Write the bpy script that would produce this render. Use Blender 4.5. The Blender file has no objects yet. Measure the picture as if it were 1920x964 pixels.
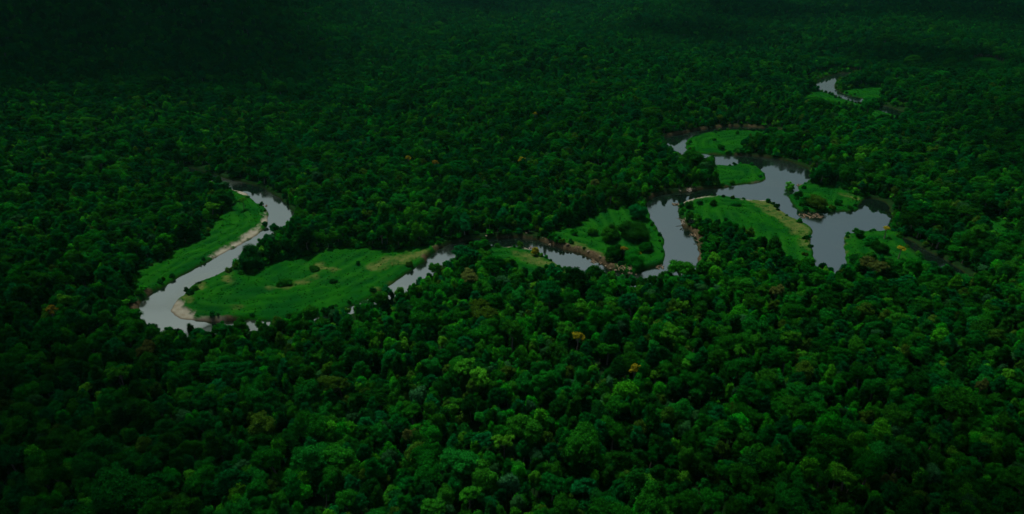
import bpy, bmesh, math, random
import numpy as np
from mathutils import Vector, Matrix, noise

random.seed(7)
rng = np.random.default_rng(11)
SC = bpy.context.scene
COL = SC.collection
R = math.radians

# ------------------------------------------------------------------ camera, sky, sun, exposure
CAM_H, PITCH, FPX = 200.0, 25.2, 1300.0            # metres, degrees down, focal length in photo pixels
cam = bpy.data.cameras.new('camera')
cam.sensor_width = 36.0
cam.lens = FPX / 1920.0 * 36.0
cam.clip_start, cam.clip_end = 1.0, 60000.0
camo = bpy.data.objects.new('camera', cam)
camo.location = (0, 0, CAM_H)
camo.rotation_euler = (R(90 - PITCH), 0, 0)
COL.objects.link(camo)
SC.camera = camo

SUN_EL, SUN_AZ = 62.0, -32.0                       # azimuth measured from +Y towards +X
world = bpy.data.worlds.new('World')
SC.world = world
world.use_nodes = True
wn = world.node_tree
bg = wn.nodes['Background']
sky = wn.nodes.new('ShaderNodeTexSky')
sky.sky_type = 'NISHITA'
sky.sun_disc = False
sky.sun_elevation = R(SUN_EL)
sky.sun_rotation = R(SUN_AZ)
sky.dust_density = 5.0
sky.air_density = 1.0
wn.links.new(sky.outputs[0], bg.inputs[0])
bg.inputs[1].default_value = 0.05

sun = bpy.data.lights.new('sun', 'SUN')
sun.energy = 2.8
sun.angle = R(4)
sun.color = (1.0, 0.97, 0.9)
suno = bpy.data.objects.new('sun', sun)
el, az = R(SUN_EL), R(SUN_AZ)
SUN_DIR = Vector((math.sin(az) * math.cos(el), math.cos(az) * math.cos(el), math.sin(el)))
suno.rotation_euler = SUN_DIR.to_track_quat('Z', 'Y').to_euler()
suno.location = (0, 0, 900)
COL.objects.link(suno)

SC.view_settings.view_transform = 'Standard'
SC.view_settings.look = 'None'
SC.view_settings.exposure = 0.62
SC.view_settings.gamma = 1.0
SC.render.engine = 'CYCLES'
SC.cycles.max_bounces = 5
SC.cycles.diffuse_bounces = 2
SC.cycles.glossy_bounces = 2
SC.cycles.transmission_bounces = 2
SC.cycles.volume_bounces = 0
SC.cycles.use_denoising = True

# ------------------------------------------------------------------ helpers
def tag(o, label=None, cat=None, group=None, kind=None):
    if label: o['label'] = label
    if cat: o['category'] = cat
    if group: o['group'] = group
    if kind: o['kind'] = kind
    return o

_th = R(PITCH)
def ground_point(px, py, z=0.0):
    """where the sight line of a photo pixel meets the level z (used to survey the river plan)"""
    a, b = (px - 960.0) / FPX, -(py - 482.0) / FPX
    d = (a, math.cos(_th) + b * math.sin(_th), -math.sin(_th) + b * math.cos(_th))
    t = (z - CAM_H) / d[2]
    return (d[0] * t, d[1] * t)

def plan(pts, z=0.0):
    return np.array([ground_point(x, y, z) for x, y in pts])

def project(x, y, z):
    dz = z - CAM_H
    f = y * math.cos(_th) - dz * math.sin(_th)
    u = y * math.sin(_th) + dz * math.cos(_th)
    return 960 + FPX * x / f, 482 - FPX * u / f, f

def hash2(ix, iy, seed):
    h = (ix.astype(np.int64) * 374761393 + iy.astype(np.int64) * 668265263 + seed * 974634721) & 0x7fffffff
    h = ((h ^ (h >> 13)) * 1274126177) & 0x7fffffff
    h = h ^ (h >> 16)
    return (h & 0xffff) / 65535.0

def vnoise(x, y, scale, seed=0, octaves=1):
    tot, amp, out = 0.0, 1.0, 0.0
    for k in range(octaves):
        u, v = x / scale, y / scale
        iu, iv = np.floor(u), np.floor(v)
        fu, fv = u - iu, v - iv
        fu, fv = fu * fu * (3 - 2 * fu), fv * fv * (3 - 2 * fv)
        a = hash2(iu, iv, seed + k); b = hash2(iu + 1, iv, seed + k)
        c = hash2(iu, iv + 1, seed + k); d = hash2(iu + 1, iv + 1, seed + k)
        out = out + amp * (a + (b - a) * fu + (c - a) * fv + (a - b - c + d) * fu * fv)
        tot += amp; amp *= 0.5; scale *= 0.5
    return out / tot

def smooth(a, b, x):
    t = np.clip((x - a) / (b - a), 0, 1)
    return t * t * (3 - 2 * t)

def chaikin(P, closed=True, n=2):
    for _ in range(n):
        Q = np.roll(P, -1, axis=0)
        if closed:
            P = np.stack([0.75 * P + 0.25 * Q, 0.25 * P + 0.75 * Q], axis=1).reshape(-1, 2)
        else:
            P = np.concatenate([P[:1], np.stack([0.75 * P[:-1] + 0.25 * P[1:], 0.25 * P[:-1] + 0.75 * P[1:]], axis=1).reshape(-1, 2), P[-1:]])
    return P

def seg_dist(x, y, P, closed=True):
    d = np.full(x.shape, 1e9)
    n = len(P)
    for i in range(n if closed else n - 1):
        ax, ay = P[i]; bx, by = P[(i + 1) % n]
        vx, vy = bx - ax, by - ay
        L = vx * vx + vy * vy + 1e-12
        t = np.clip(((x - ax) * vx + (y - ay) * vy) / L, 0, 1)
        d = np.minimum(d, (x - ax - t * vx) ** 2 + (y - ay - t * vy) ** 2)
    return np.sqrt(d)

def inside(x, y, P):
    r = np.zeros(x.shape, bool)
    n = len(P)
    for i in range(n):
        ax, ay = P[i]; bx, by = P[(i + 1) % n]
        if ay == by: continue
        c = (ay > y) != (by > y)
        r ^= c & (x < (bx - ax) * (y - ay) / (by - ay) + ax)
    return r

def sdf(x, y, P, pad=60.0):
    """signed distance, negative inside; far away it is only known to be beyond the pad"""
    out = np.full(x.shape, pad)
    lo, hi = P.min(0) - pad, P.max(0) + pad
    m = (x > lo[0]) & (x < hi[0]) & (y > lo[1]) & (y < hi[1])
    if m.any():
        d = np.minimum(seg_dist(x[m], y[m], P), pad)
        out[m] = np.where(inside(x[m], y[m], P), -d, d)
    return out

def line_dist(x, y, P, pad=60.0):
    out = np.full(x.shape, pad)
    lo, hi = P.min(0) - pad, P.max(0) + pad
    m = (x > lo[0]) & (x < hi[0]) & (y > lo[1]) & (y < hi[1])
    if m.any():
        out[m] = np.minimum(seg_dist(x[m], y[m], P, False), pad)
    return out

# ------------------------------------------------------------------ survey of the river plain (photo pixels -> ground plan)
RIVER = [(340,322),(371,334),(399,345),(417,352),(440,356),(462,360),(472,372),(486,385),(494,386),(502,398),(505.6,412),(500,426),
 (486,440),(461,456),(435,469),(417,478),(390,492),(364,506),(343,516),(328,525),(309,538),(284,548),(270,559),(261,573),(259,590),
 (264,604),(280,619),(308,632),(350,636),(420,628),(500,618),(580,612),(650,594),(710,569),(760,551),(800,531),(830,503),(860,486),
 (885,476),(905,469),(920,465),(948,462),(975,463),(991,466),(1012,476),(1037,488),(1053,501),(1080,512),(1110,523),(1150,536),(1200,541),
 (1250,534),(1290,518),(1307,500),(1310,480),(1309,456),(1299,431),(1280,429),(1274,415),(1269,390),(1276,379),(1294,371),(1321,366),
 (1350,366),(1370,369),(1398,372),(1445,372),(1453,378),(1465,390),(1477,402),(1502,413),(1527,425),(1533,432),(1527,446),(1531,467),
 (1536,490),(1545,515),(1580,515),(1576,479),(1576,454),(1573,438),(1598,434),(1618,432),(1654,430),(1662,421),(1664,400),(1660,385),
 (1640,374),(1627,375),(1618,386),(1617,398),(1585,398),(1550,401),(1506,400),(1490,395),(1479,384),(1473,371),(1467,367),(1490,358),
 (1489,350),(1498,343),(1520,332),(1522,322),(1503,313),(1480,305),(1453,298),(1428,295),(1387,292),(1345,292),(1310,288),(1293,287),
 (1283,275),(1287,263),(1303,255),(1337,247.5),(1370,244),(1412,246),(1453,249),(1475,252),(1500,258),(1500,251),(1473,246),(1453,242),
 (1412,238),(1370,237),(1320,242),(1270,252),(1245,257),(1240,263),(1247,276),(1262,294),(1285,307),(1320,311),(1345,309),(1367,311),
 (1377,307),(1400,307),(1420,311),(1435,320),(1443,332),(1438,340),(1420,347),(1400,346),(1380,349),(1363,354),(1319,356),(1284,361),
 (1253,362),(1226,368),(1212,378),(1213,388),(1218,400),(1222,412),(1232,425),(1241,440),(1247,458),(1248,475),(1247,489),(1238,500),
 (1205,506),(1193,516),(1170,513),(1143,506),(1133,495),(1113,485),(1095,477),(1072,471),(1046,463),(1019,455),(993,448),(966,445),
 (936,448),(901,448),(879,451),(866,454),(843,458),(826,466),(802,482),(802,488),(790,497),(764,514),(733,534),(714,546),(690,560),
 (650,580),(600,596),(520,604),(461,600),(419,604),(392,604),(364,604),(339,600),(325,593),(318,582),(320,573),(332,561),(344,554),
 (353,541),(367,531),(394,522),(417,511),(438,499),(456,487),(475,470),(500,455),(525,440),(548,420),(555,408),(548,396),(530,378),
 (510,362),(488,351),(452,341),(421,335),(390,325),(350,312)]
CREEK = [(1690,446),(1705,450),(1735,468),(1775,490),(1805,512),(1830,530),(1800,532),(1735,513),(1755,505),(1741,490),(1716,475)]
FAR_RIVER = [(1586,136),(1566,143),(1553,146),(1538,155),(1530,168),(1552,174),(1570,180),(1582,185),(1600,191),(1625,197),(1660,210),
 (1700,222),(1730,230),(1732,224),(1700,214),(1655,199),(1630,191),(1610,184),(1587,181),(1570,174),(1558,166),(1558,155),(1566,149),(1588,142)]
WATERS = [chaikin(plan(p), True, 2) for p in (RIVER, CREEK, FAR_RIVER)]

MEADOWS = [
 [(424,354),(440,376),(449,384),(426,396),(413,408),(396,421),(390,440),(360,458),(336,467),(315,485),(266,502),(255,520),(256,561),(270,562),(310,540),(390,494),(465,456),(505,420),(508,405),(494,384),(470,368),(440,355)],
 [(438,499),(470,517),(500,500),(523,492),(580,485),(602,470),(648,466),(702,470),(772,468),(799,463),(843,456),(828,468),(804,490),(735,536),(690,562),(640,590),(560,606),(460,602),(392,606),(335,602),(316,583),(320,570),(350,543),(400,518)],
 [(915,465),(948,461),(991,465),(1037,487),(1082,514),(1105,532),(1060,540),(1010,532),(960,518),(905,500)],
 [(1030,440),(1060,428),(1095,415),(1122,396),(1176,385),(1212,390),(1228,421),(1246,448),(1250,469),(1248,489),(1205,508),(1190,512),(1143,500),(1095,472),(1046,457)],
 [(1272,381),(1297,368),(1353,364),(1370,368),(1445,371),(1467,390),(1502,412),(1535,428),(1530,446),(1533,470),(1538,505),(1510,510),(1480,502),(1430,474),(1390,450),(1330,428),(1288,412)],
 [(1487,350),(1498,341),(1560,350),(1600,363),(1622,372),(1617,400),(1550,403),(1490,397),(1477,384),(1465,367)],
 [(1571,437),(1654,428),(1676,435),(1700,455),(1716,476),(1741,491),(1754,505),(1735,513),(1700,522),(1650,505),(1610,490),(1578,500)],
 [(1285,263),(1303,254),(1337,246.5),(1370,243),(1412,245),(1467,250),(1470,258),(1400,268),(1385,290),(1345,293),(1300,289),(1281,275)],
 [(1343,303),(1367,312),(1377,306),(1400,306),(1420,310),(1437,320),(1445,332),(1439,341),(1420,348),(1363,355),(1350,352),(1342,335)],
 [(1591,168),(1610,164),(1660,164),(1657,174),(1640,194),(1620,190),(1587,180),(1575,172)],
 [(1628,229),(1630,212),(1651,205),(1694,211),(1708,230),(1673,236),(1646,243),(1632,241)],
 [(1530,170),(1552,175),(1580,187),(1625,199),(1650,212),(1640,220),(1580,212),(1500,196),(1505,180)],
 [(1830,405),(1870,402),(1900,425),(1900,462),(1840,458)],
 [(1822,110),(1850,106),(1880,116),(1880,134),(1825,132)],
 [(1560,8),(1600,6),(1640,10),(1600,17)],
]
MEADOWS = [chaikin(plan(p, 1.2), True, 2) for p in MEADOWS]
SANDS = [
 [(334,559),(318,572),(315,583),(322,595),(338,603),(364,607),(396,606),(420,606),(412,600),(380,599),(357,589),(344,577),(338,565)],
 [(498,396),(499,410),(488,422),(474,433),(459,443),(443,453),(423,465),(407,477),(388,488),(392,490),(415,479),(437,466),(463,452),(488,435),(500,416),(501,402)],
 [(436,357),(449,353),(480,358),(476,367),(466,370),(455,364)],
 [(1355,367),(1300,369),(1280,378),(1272,388),(1280,386),(1300,374)],
 [(1368,369),(1398,371),(1450,374),(1440,379),(1390,376)],
 [(940,463),(975,463),(994,468),(985,466),(955,464)],
 [(1375,349),(1420,343),(1441,336),(1436,343),(1418,349),(1380,351)],
]
SANDS = [chaikin(plan(p, 0.5), True, 2) for p in SANDS]
DRY = [
 [(368,533),(380,530),(388,540),(382,552),(372,550)],
 [(408,518),(428,512),(440,520),(436,532),(424,534)],
 [(432,574),(446,574),(442,586),(434,586)],
 [(504,536),(512,548),(545,540),(590,524),(600,516),(560,525),(520,538)],
 [(690,500),(720,482),(790,468),(802,478),(780,490),(730,500),(700,508)],
 [(700,548),(735,530),(770,508),(800,488),(806,492),(770,516),(735,536),(708,552)],
 [(560,500),(600,493),(640,505),(600,512)],
 [(1398,373),(1445,373),(1465,391),(1530,427),(1527,446),(1531,468),(1507,466),(1492,442),(1450,407)],
 [(955,474),(1000,474),(1040,492),(1075,513),(1045,510),(1000,494)],
 [(1060,452),(1085,455),(1130,478),(1160,500),(1130,490),(1085,472)],
 [(1572,440),(1585,438),(1588,470),(1576,472)],
 [(1740,494),(1752,503),(1735,512),(1715,508)],
 [(1560,362),(1605,368),(1618,378),(1600,374)],
 [(1355,362),(1440,345),(1436,350),(1375,362)],
 [(1290,286),(1345,290),(1385,291),(1345,294),(1292,290)],
 [(345,560),(352,552),(365,560),(356,568)],
]
DRY = [chaikin(plan(p, 1.2), True, 2) for p in DRY]
SOILS = [  # bare eroding banks, as lines along the water's edge
 [(901,446),(936,446),(966,443),(993,446),(1019,453),(1046,461),(1072,469),(1095,475),(1113,483),(1133,493),(1143,503),(1170,511),(1193,514),(1205,505),(1238,499)],
 [(802,482),(826,465),(843,457),(866,452),(879,449),(901,446)],
 [(1242,262),(1247,256),(1270,251),(1320,241),(1370,236),(1412,237),(1453,241),(1473,245)],
 [(1345,291),(1387,291),(1428,294),(1453,297),(1480,304),(1503,312),(1521,322)],
 [(1212,379),(1226,367),(1253,361),(1284,360),(1319,355),(1363,353)],
 [(1275,416),(1281,429),(1299,431),(1309,445),(1311,470),(1309,495)],
 [(260,580),(262,572),(271,558),(285,547)],
 [(1467,367),(1475,376),(1480,386),(1491,396)],
 [(392,605),(420,603),(440,601)],
]
SOILS = [chaikin(plan(p, 1.0), False, 2) for p in SOILS]

def survey(x, y):
    """every height and ground-cover value at the points x, y"""
    w = np.full(x.shape, 60.0)
    for k, P in enumerate(WATERS): w = np.minimum(w, sdf(x, y, P) - (4.0 if k == 2 else 2.6 * smooth(120, 190, x) * smooth(700, 620, y) if k == 0 else 0.0))
    wob = (vnoise(x, y, 9, 5, 2) - 0.5) * 3.0
    w = np.where(np.abs(w) < 50, w + wob, w)
    md = np.full(x.shape, 60.0)
    for P in MEADOWS: md = np.minimum(md, sdf(x, y, P))
    md = md + (vnoise(x, y, 14, 9, 2) - 0.5) * 8
    sa = np.full(x.shape, 60.0)
    for P in SANDS: sa = np.minimum(sa, sdf(x, y, P, 30))
    sa = sa + (vnoise(x, y, 5, 13, 2) - 0.5) * 6
    dr = np.full(x.shape, 60.0)
    for P in DRY: dr = np.minimum(dr, sdf(x, y, P, 30))
    dr = dr + (vnoise(x, y, 6, 17, 2) - 0.5) * 9
    so = np.full(x.shape, 60.0)
    for P in SOILS: so = np.minimum(so, line_dist(x, y, P, 30))
    sand = smooth(1.2, -1.2, sa)
    soil = smooth(4.0, 1.0, so + (vnoise(x, y, 6, 21, 3) - 0.4) * 8 + (vnoise(x, y, 22, 23, 2) - 0.42) * 11)
    bank = (1.5 + 1.3 * smooth(10, 3, so)) * (1 - 0.75 * sand)
    h = -2.5 + (2.5 + bank) * smooth(-2.0, 2.2, w)
    h += smooth(1.0, 10.0, w) * (vnoise(x, y, 5, 25, 2) - 0.5) * 0.7
    h += smooth(20, 60, w) * (vnoise(x, y, 160, 29, 3) - 0.45) * 9 * smooth(15, 60, md)
    r = np.hypot(x, y)
    h += smooth(500, 1500, r) * smooth(20, 60, w) * smooth(10, 58, md) * (vnoise(x, y, 420, 33, 2) - 0.4) * 36
    h += 285 * np.exp(-(((x + 800) / 330) ** 2 + ((y - 1700) / 560) ** 2))
    h += smooth(6, 1, so) * smooth(-0.5, 1.5, w) * (vnoise(x, y, 2.6, 27, 2) - 0.4) * 1.2
    # old point-bar ridges in the meadows, following the river's edge
    ridge = np.sin(w * 0.62 + 6 * vnoise(x, y, 30, 37)) * smooth(3, 10, w) * smooth(58, 45, w) * smooth(2, -4, md)
    h += 0.35 * ridge
    return dict(w=w, md=md, sand=sand, dry=smooth(2, -3, dr), soil=soil * (1 - sand), h=h, meadow=smooth(3, -2, md), ridge=ridge,
                wet=sand * smooth(2.6, 0.6, w), band=smooth(-0.3, 0.9, ridge) * smooth(0.3, 0.6, vnoise(x, y, 40, 39)))

# ------------------------------------------------------------------ materials
def new_mat(name):
    m = bpy.data.materials.new(name)
    m.use_nodes = True
    nt = m.node_tree
    for n in list(nt.nodes): nt.nodes.remove(n)
    out = nt.nodes.new('ShaderNodeOutputMaterial')
    return m, nt, out

def N(nt, t, **kw):
    n = nt.nodes.new(t)
    for k, v in kw.items():
        if k.startswith('i_'): n.inputs[int(k[2:])].default_value = v
        else: setattr(n, k, v)
    return n

def leaf_mat(name, base, var=0.35, hue=0.012, trans=0.25):
    m, nt, out = new_mat(name)
    L = nt.links.new
    info = N(nt, 'ShaderNodeObjectInfo')
    geo = N(nt, 'ShaderNodeNewGeometry')
    nz = N(nt, 'ShaderNodeTexNoise'); nz.inputs['Scale'].default_value = 0.35; nz.inputs['Detail'].default_value = 3
    L(geo.outputs['Position'], nz.inputs['Vector'])
    m1 = N(nt, 'ShaderNodeMapRange', i_1=0.0, i_2=1.0, i_3=1 - var, i_4=1 + var)
    L(info.outputs['Random'], m1.inputs[0])
    m2 = N(nt, 'ShaderNodeMapRange', i_1=0.3, i_2=0.7, i_3=0.72, i_4=1.3)
    L(nz.outputs[0], m2.inputs[0])
    m2b = N(nt, 'ShaderNodeMapRange', i_1=0.0, i_2=1.0, i_3=0.5, i_4=1.5)
    L(geo.outputs['Random Per Island'], m2b.inputs[0])
    mu = N(nt, 'ShaderNodeMath', operation='MULTIPLY'); L(m1.outputs[0], mu.inputs[0]); L(m2.outputs[0], mu.inputs[1])
    mu2 = N(nt, 'ShaderNodeMath', operation='MULTIPLY'); L(mu.outputs[0], mu2.inputs[0]); L(m2b.outputs[0], mu2.inputs[1])
    w1 = N(nt, 'ShaderNodeMath', operation='MULTIPLY', i_1=7.31); L(info.outputs['Random'], w1.inputs[0])
    w2 = N(nt, 'ShaderNodeMath', operation='FRACT'); L(w1.outputs[0], w2.inputs[0])
    m3 = N(nt, 'ShaderNodeMapRange', i_1=0.0, i_2=1.0, i_3=0.5 - hue, i_4=0.5 + hue); L(w2.outputs[0], m3.inputs[0])
    hsv = N(nt, 'ShaderNodeHueSaturation'); hsv.inputs['Color'].default_value = (*base, 1)
    L(m3.outputs[0], hsv.inputs['Hue']); L(mu2.outputs[0], hsv.inputs['Value'])
    d = N(nt, 'ShaderNodeBsdfDiffuse'); t = N(nt, 'ShaderNodeBsdfTranslucent')
    L(hsv.outputs[0], d.inputs[0]); L(hsv.outputs[0], t.inputs[0])
    mx = N(nt, 'ShaderNodeMixShader', i_0=trans); L(d.outputs[0], mx.inputs[1]); L(t.outputs[0], mx.inputs[2])
    L(mx.outputs[0], out.inputs[0])
    return m

def plain_mat(name, c1, c2, scale, rough=0.9, bump=0.0):
    m, nt, out = new_mat(name)
    L = nt.links.new
    geo = N(nt, 'ShaderNodeNewGeometry')
    nz = N(nt, 'ShaderNodeTexNoise'); nz.inputs['Scale'].default_value = scale; nz.inputs['Detail'].default_value = 5
    L(geo.outputs['Position'], nz.inputs['Vector'])
    cr = N(nt, 'ShaderNodeMix', data_type='RGBA'); cr.inputs[6].default_value = (*c1, 1); cr.inputs[7].default_value = (*c2, 1)
    mr = N(nt, 'ShaderNodeMapRange', i_1=0.35, i_2=0.65); L(nz.outputs[0], mr.inputs[0]); L(mr.outputs[0], cr.inputs[0])
    p = N(nt, 'ShaderNodeBsdfPrincipled'); p.inputs['Roughness'].default_value = rough; p.inputs['Specular IOR Level'].default_value = 0.2
    L(cr.outputs[2], p.inputs['Base Color'])
    if bump:
        b = N(nt, 'ShaderNodeBump'); b.inputs['Strength'].default_value = bump; b.inputs['Distance'].default_value = 0.2
        L(nz.outputs[0], b.inputs['Height']); L(b.outputs[0], p.inputs['Normal'])
    L(p.outputs[0], out.inputs[0])
    return m

M = {
 'dark':   leaf_mat('leaf_dark',   (0.0038, 0.054, 0.0042)),
 'mid':    leaf_mat('leaf_mid',    (0.0070, 0.100, 0.0052)),
 'bright': leaf_mat('leaf_bright', (0.0150, 0.175, 0.0055)),
 'blue':   leaf_mat('leaf_blue',   (0.0022, 0.076, 0.0110)),
 'lime':   leaf_mat('leaf_lime',   (0.0340, 0.180, 0.008)),
 'olive':  leaf_mat('leaf_olive',  (0.0240, 0.080, 0.006)),
 'grey':   leaf_mat('leaf_grey',   (0.0150, 0.080, 0.020)),
 'tan':    leaf_mat('leaf_tan',    (0.0550, 0.085, 0.016), hue=0.01),
 'yellow': leaf_mat('blossom_yellow', (0.19, 0.19, 0.008), var=0.2, hue=0.005),
 'orange': leaf_mat('blossom_orange', (0.15, 0.13, 0.012), var=0.2, hue=0.005),
 'grass':  leaf_mat('grass_blades', (0.0030, 0.062, 0.0025), var=0.3),
 'bark':   plain_mat('bark', (0.10, 0.085, 0.06), (0.2, 0.17, 0.13), 1.2),
 'dead':   plain_mat('bleached_wood', (0.22, 0.20, 0.16), (0.14, 0.12, 0.09), 2.0),
 'drift':  plain_mat('driftwood', (0.22, 0.16, 0.09), (0.085, 0.068, 0.043), 1.5),
 'rock':   plain_mat('pale_rock', (0.16, 0.135, 0.085), (0.06, 0.046, 0.026), 0.6, 0.9, 0.6),
}

def ground_material():
    m, nt, out = new_mat('river_plain_ground')
    L = nt.links.new
    geo = N(nt, 'ShaderNodeNewGeometry')
    def tex(scale, detail=4):
        t = N(nt, 'ShaderNodeTexNoise'); t.inputs['Scale'].default_value = scale; t.inputs['Detail'].default_value = detail
        L(geo.outputs['Position'], t.inputs['Vector']); return t
    def ramp(t, lo, hi):
        r = N(nt, 'ShaderNodeMapRange', i_1=lo, i_2=hi); L(t.outputs[0], r.inputs[0]); return r.outputs[0]
    def mix(fac, a, b):
        x = N(nt, 'ShaderNodeMix', data_type='RGBA')
        L(fac, x.inputs[0])
        for s, v in ((6, a), (7, b)):
            if isinstance(v, tuple): x.inputs[s].default_value = (*v, 1)
            else: L(v, x.inputs[s])
        return x.outputs[2]
    att = lambda n: N(nt, 'ShaderNodeAttribute', attribute_name=n).outputs['Fac']
    fine, mid, big = tex(1.1), tex(0.25), tex(0.05)
    forest = mix(ramp(mid, 0.3, 0.7), (0.004, 0.014, 0.004), (0.007, 0.026, 0.005))
    g1 = mix(ramp(mid, 0.35, 0.65), (0.0025, 0.046, 0.0025), (0.006, 0.064, 0.003))
    g2 = mix(ramp(big, 0.4, 0.62), g1, (0.002, 0.037, 0.004))
    dry = mix(ramp(fine, 0.35, 0.65), (0.026, 0.066, 0.010), (0.080, 0.090, 0.026))
    sand = mix(ramp(mid, 0.3, 0.7), (0.20, 0.203, 0.155), (0.15, 0.143, 0.10))
    soil = mix(ramp(fine, 0.35, 0.65), (0.030, 0.024, 0.013), (0.075, 0.060, 0.032))
    fb = N(nt, 'ShaderNodeMath', operation='MULTIPLY', i_1=0.3); L(att('band'), fb.inputs[0])
    g2 = mix(fb.outputs[0], g2, (0.012, 0.085, 0.005))
    c = mix(att('meadow'), forest, g2)
    fd = N(nt, 'ShaderNodeMath', operation='MULTIPLY'); L(att('dry'), fd.inputs[0]); L(ramp(mid, 0.25, 0.6), fd.inputs[1])
    c = mix(fd.outputs[0], c, dry)
    c = mix(att('soil'), c, soil)
    c = mix(att('sand'), c, sand)
    c = mix(att('wet'), c, (0.085, 0.068, 0.043))
    c = mix(att('bed'), c, (0.02, 0.012, 0.006))
    p = N(nt, 'ShaderNodeBsdfDiffuse')
    L(c, p.inputs[0])
    b = N(nt, 'ShaderNodeBump'); b.inputs['Strength'].default_value = 0.5; b.inputs['Distance'].default_value = 0.3
    L(fine.outputs[0], b.inputs['Height']); L(b.outputs[0], p.inputs['Normal'])
    L(p.outputs[0], out.inputs[0])
    return m

def water_material():
    m, nt, out = new_mat('still_river_water')
    L = nt.links.new
    geo = N(nt, 'ShaderNodeNewGeometry')
    nz = N(nt, 'ShaderNodeTexNoise'); nz.inputs['Scale'].default_value = 0.35; nz.inputs['Detail'].default_value = 4
    L(geo.outputs['Position'], nz.inputs['Vector'])
    b = N(nt, 'ShaderNodeBump'); b.inputs['Strength'].default_value = 0.03; b.inputs['Distance'].default_value = 0.1
    L(nz.outputs[0], b.inputs['Height'])
    p = N(nt, 'ShaderNodeBsdfPrincipled')
    p.inputs['Base Color'].default_value = (0.003, 0.007, 0.005, 1)
    pz = N(nt, 'ShaderNodeTexNoise'); pz.inputs['Scale'].default_value = 0.022; pz.inputs['Detail'].default_value = 4
    L(geo.outputs['Position'], pz.inputs['Vector'])
    pr = N(nt, 'ShaderNodeMapRange', i_1=0.42, i_2=0.64, i_3=0.03, i_4=0.17); L(pz.outputs[0], pr.inputs[0]); L(pr.outputs[0], p.inputs['Roughness'])
    p.inputs['IOR'].default_value = 4.5
    p.inputs['Specular Tint'].default_value = (0.83, 1.0, 0.83, 1)
    L(b.outputs[0], p.inputs['Normal'])
    L(p.outputs[0], out.inputs[0])
    return m

# ------------------------------------------------------------------ ground and water
def build_ground():
    fan = np.radians(np.concatenate([np.linspace(-180, -50, 40, endpoint=False), np.arange(-50, 50, 0.1), np.linspace(50, 180, 40, endpoint=False)]))
    rad = np.concatenate([np.linspace(2, 180, 40, endpoint=False), 180 * 1.0032 ** np.arange(0, 780)])
    rad = np.concatenate([rad, rad[-1] * 1.03 ** np.arange(1, 105)])
    A, Rr = np.meshgrid(fan, rad)
    x, y = (Rr * np.sin(A)).ravel(), (Rr * np.cos(A)).ravel()
    s = survey(x, y)
    nA, nR = len(fan), len(rad)
    v = np.stack([x, y, s['h']], 1)
    j, i = np.meshgrid(np.arange(nA), np.arange(nR - 1))
    j2 = (j + 1) % nA
    f = np.stack([i * nA + j, i * nA + j2, (i + 1) * nA + j2, (i + 1) * nA + j], -1).reshape(-1, 4)[:, ::-1]
    me = bpy.data.meshes.new('ground')
    me.vertices.add(len(v)); me.vertices.foreach_set('co', v.astype(np.float32).ravel())
    me.loops.add(f.size); me.loops.foreach_set('vertex_index', f.astype(np.int32).ravel())
    me.polygons.add(len(f)); me.polygons.foreach_set('loop_start', np.arange(0, f.size, 4, dtype=np.int32))
    me.update(calc_edges=True)
    me.polygons.foreach_set('use_smooth', np.ones(len(f), bool))
    for n, a in (('meadow', s['meadow']), ('dry', s['dry']), ('soil', s['soil']), ('sand', s['sand']), ('wet', s['wet']), ('band', s['band']), ('bed', smooth(0.3, -0.6, s['h']))):
        at = me.attributes.new(n, 'FLOAT', 'POINT'); at.data.foreach_set('value', a.astype(np.float32))
    me.materials.append(ground_material())
    o = bpy.data.objects.new('ground', me); COL.objects.link(o)
    tag(o, kind='structure')
    return o
build_ground()

def water_sheet():
    bm = bmesh.new()
    lo = np.min([P.min(0) for P in WATERS], 0) - 40
    hi = np.max([P.max(0) for P in WATERS], 0) + 40
    vs = [bm.verts.new((a, b, 0)) for a, b in ((lo[0], lo[1]), (hi[0], lo[1]), (hi[0], hi[1]), (lo[0], hi[1]))]
    bm.faces.new(vs)
    me = bpy.data.meshes.new('river_water'); bm.to_mesh(me); bm.free()
    me.materials.append(water_material())
    o = bpy.data.objects.new('river_water', me); COL.objects.link(o)
    tag(o, kind='structure')
water_sheet()

# ------------------------------------------------------------------ tree shapes
def tube(bm, pts, radii, n=6):
    rings = []
    for k, (p, r) in enumerate(zip(pts, radii)):
        p = Vector(p)
        d = (Vector(pts[min(k + 1, len(pts) - 1)]) - Vector(pts[max(k - 1, 0)])).normalized()
        a = d.orthogonal().normalized(); b = d.cross(a)
        rings.append([bm.verts.new(p + r * (math.cos(2 * math.pi * q / n) * a + math.sin(2 * math.pi * q / n) * b)) for q in range(n)])
    for r0, r1 in zip(rings, rings[1:]):
        for q in range(n):
            bm.faces.new((r0[q], r0[(q + 1) % n], r1[(q + 1) % n], r1[q]))
    bm.faces.new(rings[-1]); bm.faces.new(rings[0][::-1])

def clump_list(rnd, rad, hc, zc, n, cr, flat=0.0, low=-0.55):
    out = []
    tries = 0
    ph = rnd.uniform(0, 6.28)
    while len(out) < n and tries < 4000:
        tries += 1
        u = rnd.uniform(low, 1.0); a = rnd.uniform(0, 2 * math.pi); q = math.sqrt(max(0, 1 - u * u))
        k = rnd.uniform(0.68, 1.0) * (0.84 + 0.26 * math.sin(2 * a + ph) + 0.14 * math.sin(3 * a + 2.1 * ph))
        p = Vector((rad * q * math.cos(a) * k, rad * q * math.sin(a) * k, zc + hc * (u * (1 - flat) + flat * max(u, 0) ** 0.3) * k))
        r = rnd.uniform(*cr)
        if all((p - p2).length > 0.62 * (r + r2) for p2, r2 in out):
            out.append((p, r))
    return out

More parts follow.
